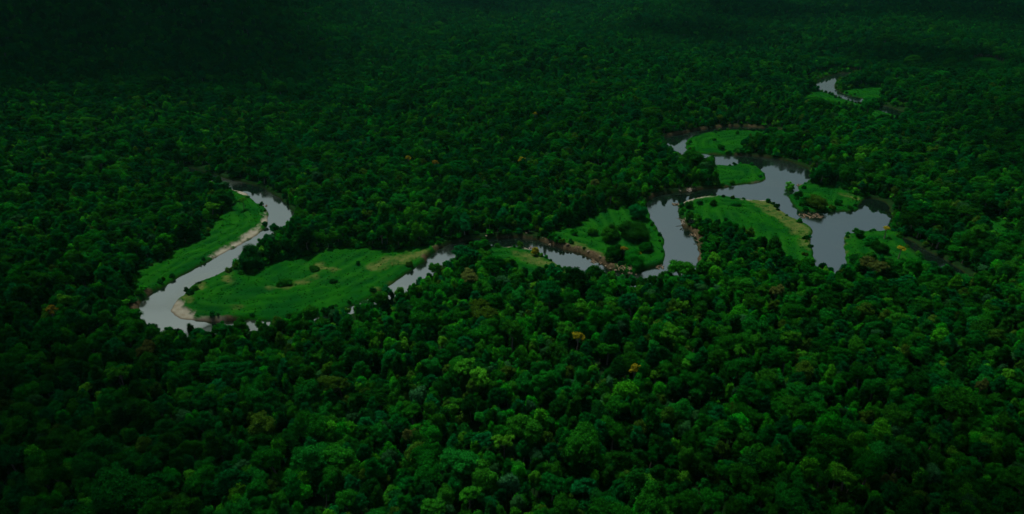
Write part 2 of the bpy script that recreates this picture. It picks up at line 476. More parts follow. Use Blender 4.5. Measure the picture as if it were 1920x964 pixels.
def leaves(verts, faces, rnd_np, c, r, n, size, squash=0.75):
    """leaf sprays scattered over and just under the skin of one clump"""
    d = rnd_np.normal(size=(n, 3)); d /= np.linalg.norm(d, axis=1, keepdims=True)
    d[:, 2] = np.where(d[:, 2] < -0.35, -d[:, 2], d[:, 2])
    lump = 1 + 0.16 * np.sin(d[:, 0] * 7 + c[0]) * np.sin(d[:, 1] * 7 + c[1]) + 0.1 * np.sin(d[:, 2] * 11 + c[2])
    p = np.array(c) + d * (r * lump * rnd_np.uniform(0.80, 1.22, n))[:, None] * np.array([1, 1, squash])
    nrm = d + rnd_np.normal(size=(n, 3)) * 0.45 + np.array([0, 0, 0.35]); nrm /= np.linalg.norm(nrm, axis=1, keepdims=True)
    t = np.cross(nrm, rnd_np.normal(size=(n, 3))); t /= np.linalg.norm(t, axis=1, keepdims=True)
    b = np.cross(nrm, t)
    s = rnd_np.uniform(size[0], size[1], n)[:, None]
    base = len(verts) and sum(len(v) for v in verts)
    q = np.stack([p - t * s, p - b * s * 0.55 + nrm * s * 0.12, p + t * s, p + b * s * 0.55 + nrm * s * 0.12], 1).reshape(-1, 3)
    verts.append(q)
    faces.append(np.arange(n * 4).reshape(-1, 4) + base)

_ico = None
def core(verts, tris, c, r, squash, seed):
    global _ico
    if _ico is None:
        bm = bmesh.new(); bmesh.ops.create_icosphere(bm, subdivisions=3, radius=1.0)
        _ico = (np.array([v.co[:] for v in bm.verts]), np.array([[v.index for v in f.verts] for f in bm.faces])); bm.free()
    V, F = _ico
    k = np.array([0.82 + 0.30 * noise.noise(Vector(v) * 2.6 + Vector((seed, seed * 0.7, 0))) for v in V])
    base = sum(len(v) for v in verts)
    verts.append(np.array(c) + V * (r * k)[:, None] * np.array([1, 1, squash]))
    tris.append(F + base)

def crown_mesh(name, mats, clumps, seed, density=1.0, size=(0.22, 0.46), squash=0.75, solid=True, mat_of=None):
    rn = np.random.default_rng(seed)
    verts, quads, tris, qm, tm = [], [], [], [], []
    for k, (c, r) in enumerate(clumps):
        mi = mat_of(k) if mat_of else 0
        if solid:
            core(verts, tris, c[:], r * 0.82, squash, seed + k * 1.3); tm += [mi] * len(tris[-1])
        leaves(verts, quads, rn, c[:], r, max(30, int(80 * density * r * r)), size, squash); qm += [mi] * len(quads[-1])
    V = np.concatenate(verts)
    Q = np.concatenate(quads); T = np.concatenate(tris) if tris else np.zeros((0, 3), int)
    me = bpy.data.meshes.new(name)
    me.vertices.add(len(V)); me.vertices.foreach_set('co', V.astype(np.float32).ravel())
    loops = np.concatenate([Q.ravel(), T.ravel()])
    me.loops.add(len(loops)); me.loops.foreach_set('vertex_index', loops.astype(np.int32))
    starts = np.concatenate([np.arange(len(Q)) * 4, len(Q) * 4 + np.arange(len(T)) * 3])
    me.polygons.add(len(starts)); me.polygons.foreach_set('loop_start', starts.astype(np.int32))
    me.update(calc_edges=True)
    me.polygons.foreach_set('material_index', np.array(qm + tm, np.int32))
    me.polygons.foreach_set('use_smooth', np.array([False] * len(Q) + [True] * len(T)))
    for m in mats: me.materials.append(m)
    return me

def trunk_mesh(name, rnd, h, r0, clumps, mat, limbs=6, zb=0.45):
    bm = bmesh.new()
    lean = Vector((rnd.uniform(-0.4, 0.4), rnd.uniform(-0.4, 0.4), 0))
    pts = [lean * (k / 5) + Vector((rnd.uniform(-.15, .15), rnd.uniform(-.15, .15), 0)) * (k > 0) + Vector((0, 0, h * k / 5)) for k in range(6)]
    tube(bm, [pts[0] - Vector((0, 0, 0.6))] + pts, [r0 * 1.6, r0 * 1.25, r0, r0 * 0.85, r0 * 0.7, r0 * 0.5, r0 * 0.25], 8)
    for c, r in rnd.sample(clumps, min(limbs, len(clumps))):
        z0 = rnd.uniform(zb, 0.85) * h
        s = lean * (z0 / h) + Vector((0, 0, z0))
        mid = s.lerp(c, 0.5) + Vector((0, 0, rnd.uniform(-0.6, 0.3)))
        tube(bm, [s, mid, c], [r0 * 0.45, r0 * 0.3, r0 * 0.1], 5)
    me = bpy.data.meshes.new(name); bm.to_mesh(me); bm.free()
    me.materials.append(mat)
    return me

# kind: (words, leaf, crown radius, crown half height, crown base centre height, clumps, clump radius, flat, squash, density, leaf size)
KINDS = [
 ('dark green broad-domed',         'dark',   6.2, 4.6, 12.5, 24, (1.5, 2.5), 0.0, 0.78, 1.0),
 ('mid green lumpy-crowned',        'mid',    5.8, 4.8, 12.0, 24, (1.3, 2.2), 0.0, 0.80, 1.0),
 ('fresh green round-topped',       'bright', 4.6, 4.2, 11.0, 17, (1.3, 2.1), 0.0, 0.85, 1.0),
 ('blue green dense-crowned',       'blue',   5.4, 5.0, 12.0, 22, (1.4, 2.4), 0.0, 0.80, 1.1),
 ('yellowish green open-crowned',   'lime',   4.9, 3.6, 12.5, 18, (1.0, 1.7), 0.2, 0.70, 0.9),
 ('dark green slender-crowned',     'dark',   3.6, 6.2, 11.0, 17, (1.2, 1.9), 0.0, 0.95, 1.0),
 ('olive green loose-crowned',      'olive',  5.2, 3.9, 12.0, 18, (1.1, 1.9), 0.1, 0.72, 0.9),
 ('mid green flat-topped',          'mid',    7.2, 3.2, 14.5, 28, (1.3, 2.2), 0.5, 0.62, 1.0),
 ('greyish green fine-leaved',      'grey',   4.8, 4.0, 11.5, 19, (1.1, 1.9), 0.0, 0.75, 1.0),
 ('deep green giant many-lobed',    'mid',    8.2, 5.0, 15.5, 34, (1.6, 2.7), 0.3, 0.72, 1.0),
 ('blue green wide-spreading',      'blue',   6.8, 3.8, 13.5, 27, (1.3, 2.3), 0.3, 0.68, 1.0),
 ('fresh green narrow-crowned',     'bright', 3.7, 4.6, 10.5, 14, (1.2, 1.9), 0.0, 0.90, 1.0),
]
SHARE = np.array([0.15, 0.17, 0.08, 0.12, 0.045, 0.09, 0.05, 0.08, 0.05, 0.035, 0.085, 0.05])
SHARE = SHARE / SHARE.sum()
PROTO = []          # (words, crown mesh, trunk mesh, top height, radius)
for k, (words, leaf, rad, hc, zc, n, cr, flat, sq, den) in enumerate(KINDS):
    rnd = random.Random(100 + k)
    zc -= 3.2; rad *= 0.94
    cl = clump_list(rnd, rad - cr[0], hc, zc, n, cr, flat)
    cl += [(Vector((rnd.uniform(-.25, .25) * rad, rnd.uniform(-.25, .25) * rad, zc + hc * rnd.uniform(0.0, 0.4))), cr[1] * 1.25) for _ in range(4)]
    cm = crown_mesh('crown_' + str(k), [M[leaf]], cl, 200 + k, den, (0.20, 0.44), sq)
    tm = trunk_mesh('trunk_' + str(k), rnd, zc + hc * 0.3, 0.38 if rad < 6 else 0.55, cl, M['bark'])
    PROTO.append((words, cm, tm, zc + hc + cr[0] * sq, rad))

def joined(name, cm, tm):
    bm = bmesh.new(); bm.from_mesh(cm)
    n0 = len(bm.faces); bm.from_mesh(tm)
    bm.faces.ensure_lookup_table()
    nm = len(cm.materials)
    for f in bm.faces[n0:]: f.material_index = nm
    me = bpy.data.meshes.new(name); bm.to_mesh(me); bm.free()
    for m in cm.materials: me.materials.append(m)
    me.materials.append(M['bark'])
    return me

def scatter(name, protos, P, rot, scl, idx, tilt=None):
    """ONE object that repeats the shapes over points nobody could count"""
    me = bpy.data.meshes.new(name)
    me.vertices.add(len(P)); me.vertices.foreach_set('co', P.astype(np.float32).ravel())
    e = np.zeros((len(P), 3), np.float32); e[:, 2] = rot
    if tilt is not None: e[:, :2] = tilt
    a = me.attributes.new('turn', 'FLOAT_VECTOR', 'POINT'); a.data.foreach_set('vector', e.ravel())
    a = me.attributes.new('size', 'FLOAT_VECTOR', 'POINT'); a.data.foreach_set('vector', scl.astype(np.float32).ravel())
    a = me.attributes.new('shape', 'INT', 'POINT'); a.data.foreach_set('value', idx.astype(np.int32))
    o = bpy.data.objects.new(name, me); COL.objects.link(o)
    c = bpy.data.collections.new(name + '_shapes')
    for k, m in enumerate(protos):
        c.objects.link(bpy.data.objects.new('%s_shape_%02d' % (name, k), m))
    ng = bpy.data.node_groups.new(name + '_scatter', 'GeometryNodeTree')
    ng.interface.new_socket('Geometry', in_out='INPUT', socket_type='NodeSocketGeometry')
    ng.interface.new_socket('Geometry', in_out='OUTPUT', socket_type='NodeSocketGeometry')
    gi, go = ng.nodes.new('NodeGroupInput'), ng.nodes.new('NodeGroupOutput')
    ci = ng.nodes.new('GeometryNodeCollectionInfo'); ci.inputs['Collection'].default_value = c
    ci.inputs['Separate Children'].default_value = True; ci.inputs['Reset Children'].default_value = True
    ip = ng.nodes.new('GeometryNodeInstanceOnPoints'); ip.inputs['Pick Instance'].default_value = True
    def named(n, t):
        q = ng.nodes.new('GeometryNodeInputNamedAttribute'); q.data_type = t; q.inputs[0].default_value = n; return q.outputs[0]
    L = ng.links.new
    L(gi.outputs[0], ip.inputs['Points']); L(ci.outputs[0], ip.inputs['Instance'])
    L(named('shape', 'INT'), ip.inputs['Instance Index']); L(named('turn', 'FLOAT_VECTOR'), ip.inputs['Rotation']); L(named('size', 'FLOAT_VECTOR'), ip.inputs['Scale'])
    L(ip.outputs[0], go.inputs[0])
    md = o.modifiers.new('scatter', 'NODES'); md.node_group = ng
    return tag(o, kind='stuff')

# ------------------------------------------------------------------ where the trees stand
def jitter_grid(x0, x1, y0, y1, s, seed):
    g = np.random.default_rng(seed)
    xs = np.arange(x0, x1, s); ys = np.arange(y0, y1, s * 0.866)
    X, Y = np.meshgrid(xs, ys)
    X = X + (np.arange(len(ys)) % 2)[:, None] * s / 2
    X = X + g.uniform(-0.38, 0.38, X.shape) * s; Y = Y + g.uniform(-0.38, 0.38, Y.shape) * s
    return X.ravel(), Y.ravel()

def in_view(x, y, z=8.0, m=0.08):
    px, py, f = project(x, y, z)
    return (f > 1) & (px > -1920 * m - 60) & (px < 1920 * (1 + m) + 60) & (py < 964 + 190)

X1, Y1 = jitter_grid(-900, 900, 110, 1000, 5.5, 41)
X2, Y2 = jitter_grid(-2700, 2700, 1000, 3000, 6.8, 42)
X3, Y3 = jitter_grid(-4300, 4300, 3000, 5200, 22.0, 43)
TX, TY = np.concatenate([X1, X2, X3]), np.concatenate([Y1, Y2, Y3])
keep = in_view(TX, TY)
TX, TY = TX[keep], TY[keep]
S = survey(TX, TY)
keep = (S['w'] > np.where((TY > 850) & (TY < 1400) & (TX > 420) & (TX < 800), 20.0, 4.5)) & (S['md'] > 2.5) & (S['sand'] < 0.2)
TX, TY, TZ, TW, TM = TX[keep], TY[keep], S['h'][keep], S['w'][keep], S['md'][keep]
nT = len(TX)
TK = rng.choice(len(KINDS), nT, p=SHARE)
patch = vnoise(TX, TY, 45, 51, 2)
swap = (patch > 0.62) & (rng.random(nT) < 0.5); TK[swap] = rng.choice([1, 2, 7, 11], swap.sum())
swap = (patch < 0.38) & (rng.random(nT) < 0.5); TK[swap] = rng.choice([0, 3, 5, 10], swap.sum())
far_kind = (TY > 820) & np.isin(TK, (2, 4, 6, 8, 11)) & (rng.random(nT) < 0.75); TK[far_kind] = rng.choice([0, 1, 3, 5, 10], far_kind.sum())
TS = rng.uniform(0.42, 0.80, nT) * (0.86 + 0.3 * vnoise(TX, TY, 26, 55, 2))
big = rng.random(nT) < 0.07; TS[big] *= rng.uniform(1.3, 1.75, big.sum())
TS *= 1 + 0.15 * smooth(900, 1100, TY)
edge = smooth(0, 14, TW - 4.5)
TS *= 0.85 + 0.15 * edge
far = smooth(2900, 3100, TY); TS *= 1 + 1.2 * far
TH = (0.42 + 0.60 * TS) * rng.uniform(0.70, 1.25, nT) * (0.8 + 0.2 * edge)
TR = rng.uniform(0, 2 * math.pi, nT)


# ------------------------------------------------------------------ single trees, bushes and driftwood that stand out
def canopy_place(px, py, z=11.0):
    x, y = ground_point(px, py, z)
    h = float(survey(np.array([x]), np.array([y]))['h'][0])
    x, y = ground_point(px, py, z + h)
    return x, y, float(survey(np.array([x]), np.array([y]))['h'][0])

FLOWER = {}
for k, (nm, leaf, rad, hc, n, cr) in enumerate((('yellow', 'yellow', 2.3, 2.0, 11, (0.6, 1.0)), ('orange', 'orange', 2.5, 2.0, 11, (0.6, 1.0)),
                                     ('tan', 'tan', 5.6, 3.2, 24, (0.9, 1.6)), ('lime', 'lime', 4.4, 2.8, 19, (0.8, 1.4)), ('olive', 'olive', 5.2, 3.2, 22, (0.9, 1.6)), ('flat', 'olive', 9.5, 2.2, 46, (1.0, 1.7)))):
    rnd = random.Random(700 + k)
    cl = clump_list(rnd, rad, hc, 11.0, n, cr, 0.3 if rad > 3 else 0.0, -0.1)
    cl += [(Vector((rnd.uniform(-.3, .3) * rad, rnd.uniform(-.3, .3) * rad, 11.0 + hc * rnd.uniform(0.3, 0.7))), cr[1]) for _ in range(5)]
    FLOWER[nm] = (crown_mesh('crown_' + nm, [M[leaf]], cl, 720 + k, 1.4, (0.16, 0.36), 0.75), trunk_mesh('trunk_' + nm, rnd, 11.5, 0.34, cl, M['bark'], 9, 0.6))

STANDOUT = [  # pixel, look, scale, label
 (765, 297, 'yellow', 1.1, 'yellow-flowering treetop in the middle forest, lower of an adjoining pair'),
 (781, 286, 'yellow', 0.9, 'yellow-flowering treetop in the middle forest, upper of an adjoining pair'),
 (816, 306, 'orange', 1.2, 'orange-yellow flowering tree beside a pair of yellow treetops'),
 (978, 300, 'yellow', 1.3, 'lone bright yellow-flowering tree in the forest above the big river meadow'),
 (1003, 213, 'yellow', 0.9, 'small yellow-flowering tree far off near the top centre of the forest'),
 (1083, 632, 'yellow', 1.2, 'bright yellow-flowering tree in the near forest beyond the leafless tree'),
 (1190, 692, 'yellow', 1.05, 'bright yellow-flowering tree in the near forest, below the wide pool'),
 (97, 583, 'orange', 1.3, 'orange-yellow flowering tree in the forest west of the pale sandbar'),
 (275, 660, 'tan', 0.9, 'tan-coloured tree in the near forest just below the pale sandbar'),
 (225, 702, 'lime', 1.1, 'yellow-green tree below the tan tree near the sandbar'),
 (880, 522, 'tan', 1.05, 'broad tan-brown crowned tree on the river bank beside the grassy point'),
 (905, 585, 'flat', 1.0, 'wide flat-topped olive tree around a leafless white tree'),
 (1115, 346, 'tan', 0.75, 'tan-coloured tree in the forest above the bushy river island'),
 (1456, 548, 'tan', 0.7, 'tan-coloured tree in the near forest below the straight inlet'),
 (1638, 500, 'tan', 1.3, 'very broad tan-brown crown in front of the meadow by the muddy creek'),
 (1690, 464, 'yellow', 1.15, 'bright yellow-topped tree on the meadow beside the muddy creek'),
 (1663, 427, 'yellow', 1.1, 'yellow-leaved bushy tree at the corner of the river pool'),
 (1478, 634, 'lime', 1.2, 'yellow-green tree in the near forest right below the inlet'),
 (1255, 625, 'lime', 1.4, 'large fresh yellow-green tree in the near forest below the wide pool'),
 (945, 830, 'lime', 0.9, 'pale yellow-green round treetop low in the near forest'),
 (880, 930, 'lime', 0.85, 'olive-yellow round treetop at the bottom edge below the leafless tree'),
 (870, 690, 'lime', 1.2, 'loose yellow-green tree below the wide flat-topped olive tree'),
 (1840, 727, 'tan', 0.5, 'small pale pinkish-tan treetop in the dark forest past the creek'),
 (1665, 905, 'tan', 0.5, 'small pale tan treetop low in the forest below the creek'),
 (1385, 660, 'lime', 0.8, 'pale yellow-green treetop in the near forest below the grassy spit'),
 (1860, 628, 'olive', 1.0, 'brownish olive tree in the dark forest past the creek'),
 (770, 820, 'tan', 0.5, 'small pale tan treetop low in the near forest below the river arm'),
 (620, 722, 'olive', 1.2, 'brownish olive tree in the near forest below the big meadow'),
 (1200, 300, 'lime', 0.8, 'pale yellow-green treetop in the forest west of the upper river loop'),
 (455, 377, 'lime', 0.8, 'yellow-green tree at the top of the curved meadow beside the river'),
 (1170, 467, 'orange', 1.1, 'orange-flowering tree with a bare trunk on the bushy river island'),
 (1194, 474, 'yellow', 1.0, 'yellow-flowering tree beside the orange one on the river island'),
]
SPECIAL_AT = []
for px_, py_, look, sc, lab in STANDOUT:
    low = 0.6 if px_ in (1690, 1663, 1170, 1194, 455) else 1.0      # the ones out on open ground are short
    x, y, z = canopy_place(px_, py_, 12.0 * (0.75 + 0.25 * sc) * low)
    SPECIAL_AT.append((x, y, z, look, sc, lab, low))

give_way = np.zeros(nT, bool)
for x, y, z, look, sc, lab, low in SPECIAL_AT:
    r_ = {'tan': 5.0, 'flat': 8.5}.get(look, 3.2) * sc
    give_way |= np.hypot(TX - x, TY - y) < r_ + 0.5
    # its neighbours on the near side are younger and lower
    TH[(np.hypot(TX - x, TY - (y - r_ - 6)) < r_ + 5)] *= 0.92
TX, TY, TZ, TK, TS, TH, TR, TW, TM = (a[~give_way] for a in (TX, TY, TZ, TK, TS, TH, TR, TW, TM))
gap = (vnoise(TX, TY, 15, 91, 2) < 0.27) & (TW > 14) & (TM > 14)
TX, TY, TZ, TK, TS, TH, TR = (a[~gap] for a in (TX, TY, TZ, TK, TS, TH, TR))
nT = len(TX)
LEAN = rng.normal(0, 0.09, (nT, 2)); LOP = rng.uniform(0.80, 1.2, nT)

# the trees that show largest, one object each
px, py, f = project(TX, TY, TZ + 13 * TH)
rad_px = 6.0 * TS * FPX / f
vis = (px > -0.3 * rad_px) & (px < 1920 + 0.3 * rad_px) & (py < 964 + 0.4 * rad_px) & (py > 0)
order = np.argsort(np.where(vis, f, 1e9))
solo = order[:260]
is_solo = np.zeros(nT, bool); is_solo[solo] = True

SPANS = [(0, 'in the shaded corner'), (130, 'past the shaded corner'), (230, 'below the wooded sandbar bank'), (330, 'below the pale sandbar'), (480, 'below the big meadow'),
 (690, 'below the thin river arm'), (840, 'below the leafless tree'), (960, 'below the grassy point'),
 (1110, 'below the rocky bank'), (1240, 'below the wide pool'), (1400, 'below the grassy spit'),
 (1540, 'below the straight inlet'), (1680, 'below the muddy creek'), (1800, 'past the muddy creek')]
ROWS = [(935, 'cut by the bottom edge'), (905, 'at the bottom edge'), (878, 'above the bottom edge'), (850, 'low in the forest'), (0, 'in the low forest')]
GROUPS = {}
def solo_label(k, px, py, s):
    size = 'small ' if s < 0.56 else 'large ' if s > 0.85 else ''
    place = [t for x0, t in SPANS if px >= x0][-1] if px >= 0 else SPANS[0][1]
    row = next(t for y0, t in ROWS if py >= y0)
    return '%s%s tree %s, %s' % (size, PROTO[k][0], row, place)

def put_tree(name, label, cat, group, cm, tm, loc, rz, sc, lean=(0, 0)):
    t = bpy.data.objects.new(name, None)
    t.empty_display_size = 1.0
    t.location = loc; t.rotation_euler = (lean[0], lean[1], rz); t.scale = sc
    COL.objects.link(t); tag(t, label, cat, group)
    c = bpy.data.objects.new('crown', cm); COL.objects.link(c); c.parent = t
    if tm is not None:
        u = bpy.data.objects.new('trunk', tm); COL.objects.link(u); u.parent = t
    return t

labels = {int(i): solo_label(int(TK[i]), px[i], py[i], TS[i]) for i in solo}
def repeated():
    seen = {}
    for i, t in labels.items(): seen.setdefault(t, []).append(i)
    return [i for v in seen.values() if len(v) > 1 for i in v]
for i in repeated():                                    # tell look-alikes apart by the tree next to them
    near = sorted((j for j in labels if TK[j] != TK[i]), key=lambda j: math.hypot(TX[i] - TX[j], TY[i] - TY[j]))[0]
    size = 'small ' if TS[i] < 0.56 else 'large ' if TS[i] > 0.85 else ''
    place = [t for x0, t in SPANS if max(px[i], 0) >= x0][-1]
    labels[i] = '%s%s tree beside a %s one %s' % (size, PROTO[int(TK[i])][0], PROTO[int(TK[near])][0], place)
for i in solo:
    k = int(TK[i])
    lab = labels[int(i)]
    put_tree('rainforest_tree', lab, 'tree', 'single trees of the near forest', PROTO[k][1], PROTO[k][2],
             (TX[i], TY[i], TZ[i]), TR[i], (TS[i] * LOP[i], TS[i] / LOP[i], TH[i]), LEAN[i])

for x, y, z, look, sc, lab, low in SPECIAL_AT:
    hs = 0.75 + 0.25 * sc
    put_tree('flowering_tree' if look in ('yellow', 'orange') else 'rainforest_tree', lab, 'tree', None, FLOWER[look][0], FLOWER[look][1], (x, y, z), random.uniform(0, 6.28), (sc, sc, hs * 1.1 * low))

rest = ~is_solo
JOINED = [joined('forest_tree_%02d' % k, p[1], p[2]) for k, p in enumerate(PROTO)]
fo = scatter('forest', JOINED, np.stack([TX, TY, TZ], 1)[rest], TR[rest], np.stack([TS * LOP, TS / LOP, TH], 1)[rest], TK[rest], LEAN[rest])
fo['label'] = 'dense dark green rainforest canopy covering the plain and the hill'
print('trees', nT)

# ------------------------------------------------------------------ undergrowth and grass
def bush_clumps(rnd, rad, h, n, cr):
    return clump_list(rnd, rad - cr[0] * 0.5, h, 0.3 * h, n, cr, 0.0, 0.0)
BUSH = []
for k, leaf in enumerate(('dark', 'mid', 'bright', 'blue', 'olive', 'lime')):
    rnd = random.Random(300 + k)
    cl = bush_clumps(rnd, 2.0, 1.6, 9, (0.6, 1.0))
    BUSH.append(crown_mesh('bush_%d' % k, [M[leaf]], cl, 400 + k, 2.2, (0.14, 0.30), 0.85))

UX, UY = jitter_grid(-700, 900, 130, 1150, 4.0, 61)
kv = in_view(UX, UY); UX, UY = UX[kv], UY[kv]
S = survey(UX, UY)
rim = np.exp(-((S['md'] - 3) / 4.0) ** 2) * 0.95 + np.exp(-((S['w'] - 2.6) / 2.2) ** 2) * 0.4 + (S['md'] > 3) * 0.22
rim *= (1 - S['sand']) * (1 - 0.3 * S['soil'])
rim += ((S['md'] > 6) & (S['w'] > 8) & (UY < 620)) * 0.3
rim += (S['md'] < -2) * 0.0005
kv = (S['w'] > 1.8) & (rng.random(len(UX)) < rim)
UX, UY, UZ = UX[kv], UY[kv], S['h'][kv]
us = rng.uniform(0.5, 1.2, len(UX)) * (1 + 0.9 * smooth(1, 4, S['md'][kv]) * smooth(2, 6, S['w'][kv]))
ub = scatter('undergrowth', BUSH, np.stack([UX, UY, UZ - 0.2], 1), rng.uniform(0, 6.28, len(UX)), np.stack([us, us, us * rng.uniform(0.7, 1.4, len(UX))], 1), rng.choice(6, len(UX), p=[0.3, 0.3, 0.12, 0.16, 0.08, 0.04]))
ub['label'] = 'low scrub along the forest edge and river banks'

# bushes standing free on the meadows and the island
def single_bush(px_, py_, w, h, leaf, lab, seed, name='bush'):
    x, y = ground_point(px_, py_, 1.5)
    z = float(survey(np.array([x]), np.array([y]))['h'][0])
    rnd = random.Random(seed)
    cl = clump_list(rnd, w / 2 - 0.15 * w, h * 0.55, h * 0.42, max(9, int(w * 1.9)), (0.11 * w, 0.19 * w), 0.0, -0.5)
    cl += [(Vector((0, 0, h * 0.4)), 0.28 * w)]
    cm = crown_mesh('bush_crown', [M[leaf]], cl, seed, 1.6, (0.16, 0.36), 0.85)
    tm = trunk_mesh('bush_stem', rnd, h * 0.6, 0.12 + 0.02 * w, cl, M['bark'], 6, 0.1)
    o = bpy.data.objects.new(name, None); o.location = (x, y, z); COL.objects.link(o)
    tag(o, lab, 'bush')
    c = bpy.data.objects.new('crown', cm); COL.objects.link(c); c.parent = o
    t = bpy.data.objects.new('trunk', tm); COL.objects.link(t); t.parent = o
for k, b in enumerate([
 (470, 503, 20, 12, 'dark', 'big round dark bush at the river edge of the largest meadow'),
 (533, 534, 11, 3.0, 'mid', 'low spreading bush in the middle of the largest meadow'),
 (590, 506, 9, 1.6, 'dark', 'low dark tussock near the back of the largest meadow'),
 (625, 530, 6, 1.3, 'dark', 'small dark tussock in the middle of the largest meadow'),
 (1197, 410, 17, 10, 'blue', 'rounded dark blue-green bush by the water at the top of the island'),
 (1190, 446, 26, 8.5, 'dark', 'widest dark bush in the middle of the bushy island'),
 (1143, 448, 17, 9, 'mid', 'tall green bush on the island between the small round bush and the widest one'),
 (1076, 440, 6.5, 4.5, 'bright', 'small ball-shaped bush alone on the bright grass of the island'),
 (1112, 440, 9, 4, 'mid', 'low bush on the island next to the small ball-shaped one'),
 (1152, 486, 17, 9, 'dark', 'dark bush under the orange-flowering tree on the island'),
 (1188, 496, 17, 8, 'mid', 'green bush at the lower tip of the island beside the yellow flowers'),
 (1210, 470, 12, 5, 'mid', 'green bush near the pool shore of the island'),
 (1003, 478, 7, 6, 'yellow', 'golden-yellow bush at the edge of the grassy point by the water'),
 (1291, 390, 9, 4.5, 'dark', 'dark bush at the pool end of the grassy spit'),
 (1312, 382, 6, 3, 'dark', 'small dark bush next to the pool end of the grassy spit'),
 (1337, 384, 8, 3, 'dark', 'low dark bush in the middle of the grassy spit'),
 (1378, 385, 10, 2.5, 'mid', 'low green bush along the upper edge of the grassy spit'),
 (1495, 371, 9, 6, 'dark', 'dark bush at the narrow western tip of the triangular meadow'),
 (1530, 388, 18, 8, 'olive', 'yellowish olive bush clump in the triangular meadow'),
 (1512, 384, 12, 7, 'mid', 'green bush beside the olive clump on the triangular meadow'),
 (1570, 384, 7, 4, 'mid', 'small round bush in the middle of the triangular meadow'),
 (1481, 352, 9, 9, 'lime', 'yellow-green bush at the shore under the tall dark forest'),
 (1610, 443, 9, 4, 'dark', 'dark bush on the shore of the meadow beside the inlet'),
 (1632, 458, 12, 5, 'mid', 'green bush in the meadow between the inlet and the creek'),
 (1650, 472, 14, 6, 'dark', 'dark bush below the green one on the meadow by the creek'),
 (1339, 264, 5, 2.5, 'dark', 'tiny dark bush on the meadow inside the upper river loop'),
 (1352, 280, 9, 4, 'dark', 'dark bush at the lower edge of the upper loop meadow'),
 (1640, 197, 24, 12, 'dark', 'dark rounded bush at the end of the far river reach'),
 (1655, 228, 18, 7, 'dark', 'dark bush in the far clearing below the river reach'),
 (1700, 224, 22, 8, 'dark', 'dark bush at the east end of the far clearing'),
]):
    single_bush(*b, 800 + k)

# bleached leafless tree standing out of the canopy
def bare_tree(px_, py_, h, lab, seed):
    x, y, z = canopy_place(px_, py_, h * 0.95)
    rnd = random.Random(seed)
    o = bpy.data.objects.new('bare_tree', None); o.location = (x, y, z); COL.objects.link(o); tag(o, lab, 'tree')
    bm = bmesh.new(); top = Vector((0.8, 0.3, h * 0.72))
    tube(bm, [(0, 0, -0.5), (0.1, 0, h * 0.35), top], [0.5, 0.4, 0.28], 8)
    me = bpy.data.meshes.new('bare_trunk'); bm.to_mesh(me); bm.free(); me.materials.append(M['dead'])
    t = bpy.data.objects.new('trunk', me); COL.objects.link(t); t.parent = o
    for k in range(6):
        bm = bmesh.new(); a = k * 1.05 + rnd.uniform(-.3, .3)
        d = Vector((math.cos(a), math.sin(a), rnd.uniform(0.5, 1.3))).normalized(); L_ = rnd.uniform(3.2, 5.2)
        p1 = top + d * L_ * 0.5 + Vector((0, 0, -0.3)); p2 = top + d * L_
        tube(bm, [top - Vector((0, 0, 0.3)), p1, p2], [0.22, 0.15, 0.05], 5)
        for q in range(3):
            e = (d + Vector((rnd.uniform(-.8, .8), rnd.uniform(-.8, .8), rnd.uniform(0, .6)))).normalized()
            s0 = p1.lerp(p2, 0.2 + 0.3 * q); tube(bm, [s0, s0 + e * 1.4], [0.09, 0.03], 4)
        me = bpy.data.meshes.new('bare_branch'); bm.to_mesh(me); bm.free(); me.materials.append(M['dead'])
        b = bpy.data.objects.new('branch', me); COL.objects.link(b); b.parent = o
bare_tree(905, 606, 14.0, 'leafless white dead tree standing out of a flat-topped olive crown', 31)

# driftwood caught along the shores
def driftwood(px_, py_, n, spread, length, lab, seed, mat='drift', cat='driftwood'):
    x, y = ground_point(px_, py_, 0.2)
    z = max(0.0, float(survey(np.array([x]), np.array([y]))['h'][0]))
    rnd = random.Random(seed); bm = bmesh.new()
    for k in range(n):
        a = rnd.uniform(0, math.pi); c = Vector((rnd.uniform(-spread, spread), rnd.uniform(-spread, spread) * 0.6, 0))
        d = Vector((math.cos(a), math.sin(a), rnd.uniform(-0.05, 0.28))) * length * rnd.uniform(0.5, 1.1)
        r = rnd.uniform(0.16, 0.34)
        tube(bm, [c - d * 0.5 + Vector((0, 0, 0.1)), c + Vector((rnd.uniform(-.4, .4), rnd.uniform(-.4, .4), 0.35)), c + d * 0.5 + Vector((0, 0, 0.3))], [r * 1.3, r, r * 0.5], 6)
        for q in range(2):
            s0 = c + d * rnd.uniform(0.0, 0.4) + Vector((0, 0, 0.3)); e = Vector((rnd.uniform(-1, 1), rnd.uniform(-1, 1), rnd.uniform(0.3, 1.2)))
            tube(bm, [s0, s0 + e * length * 0.22], [r * 0.45, 0.04], 4)
    me = bpy.data.meshes.new('driftwood'); bm.to_mesh(me); bm.free(); me.materials.append(M[mat])
    o = bpy.data.objects.new('driftwood', me); o.location = (x, y, z); COL.objects.link(o); tag(o, lab, cat)
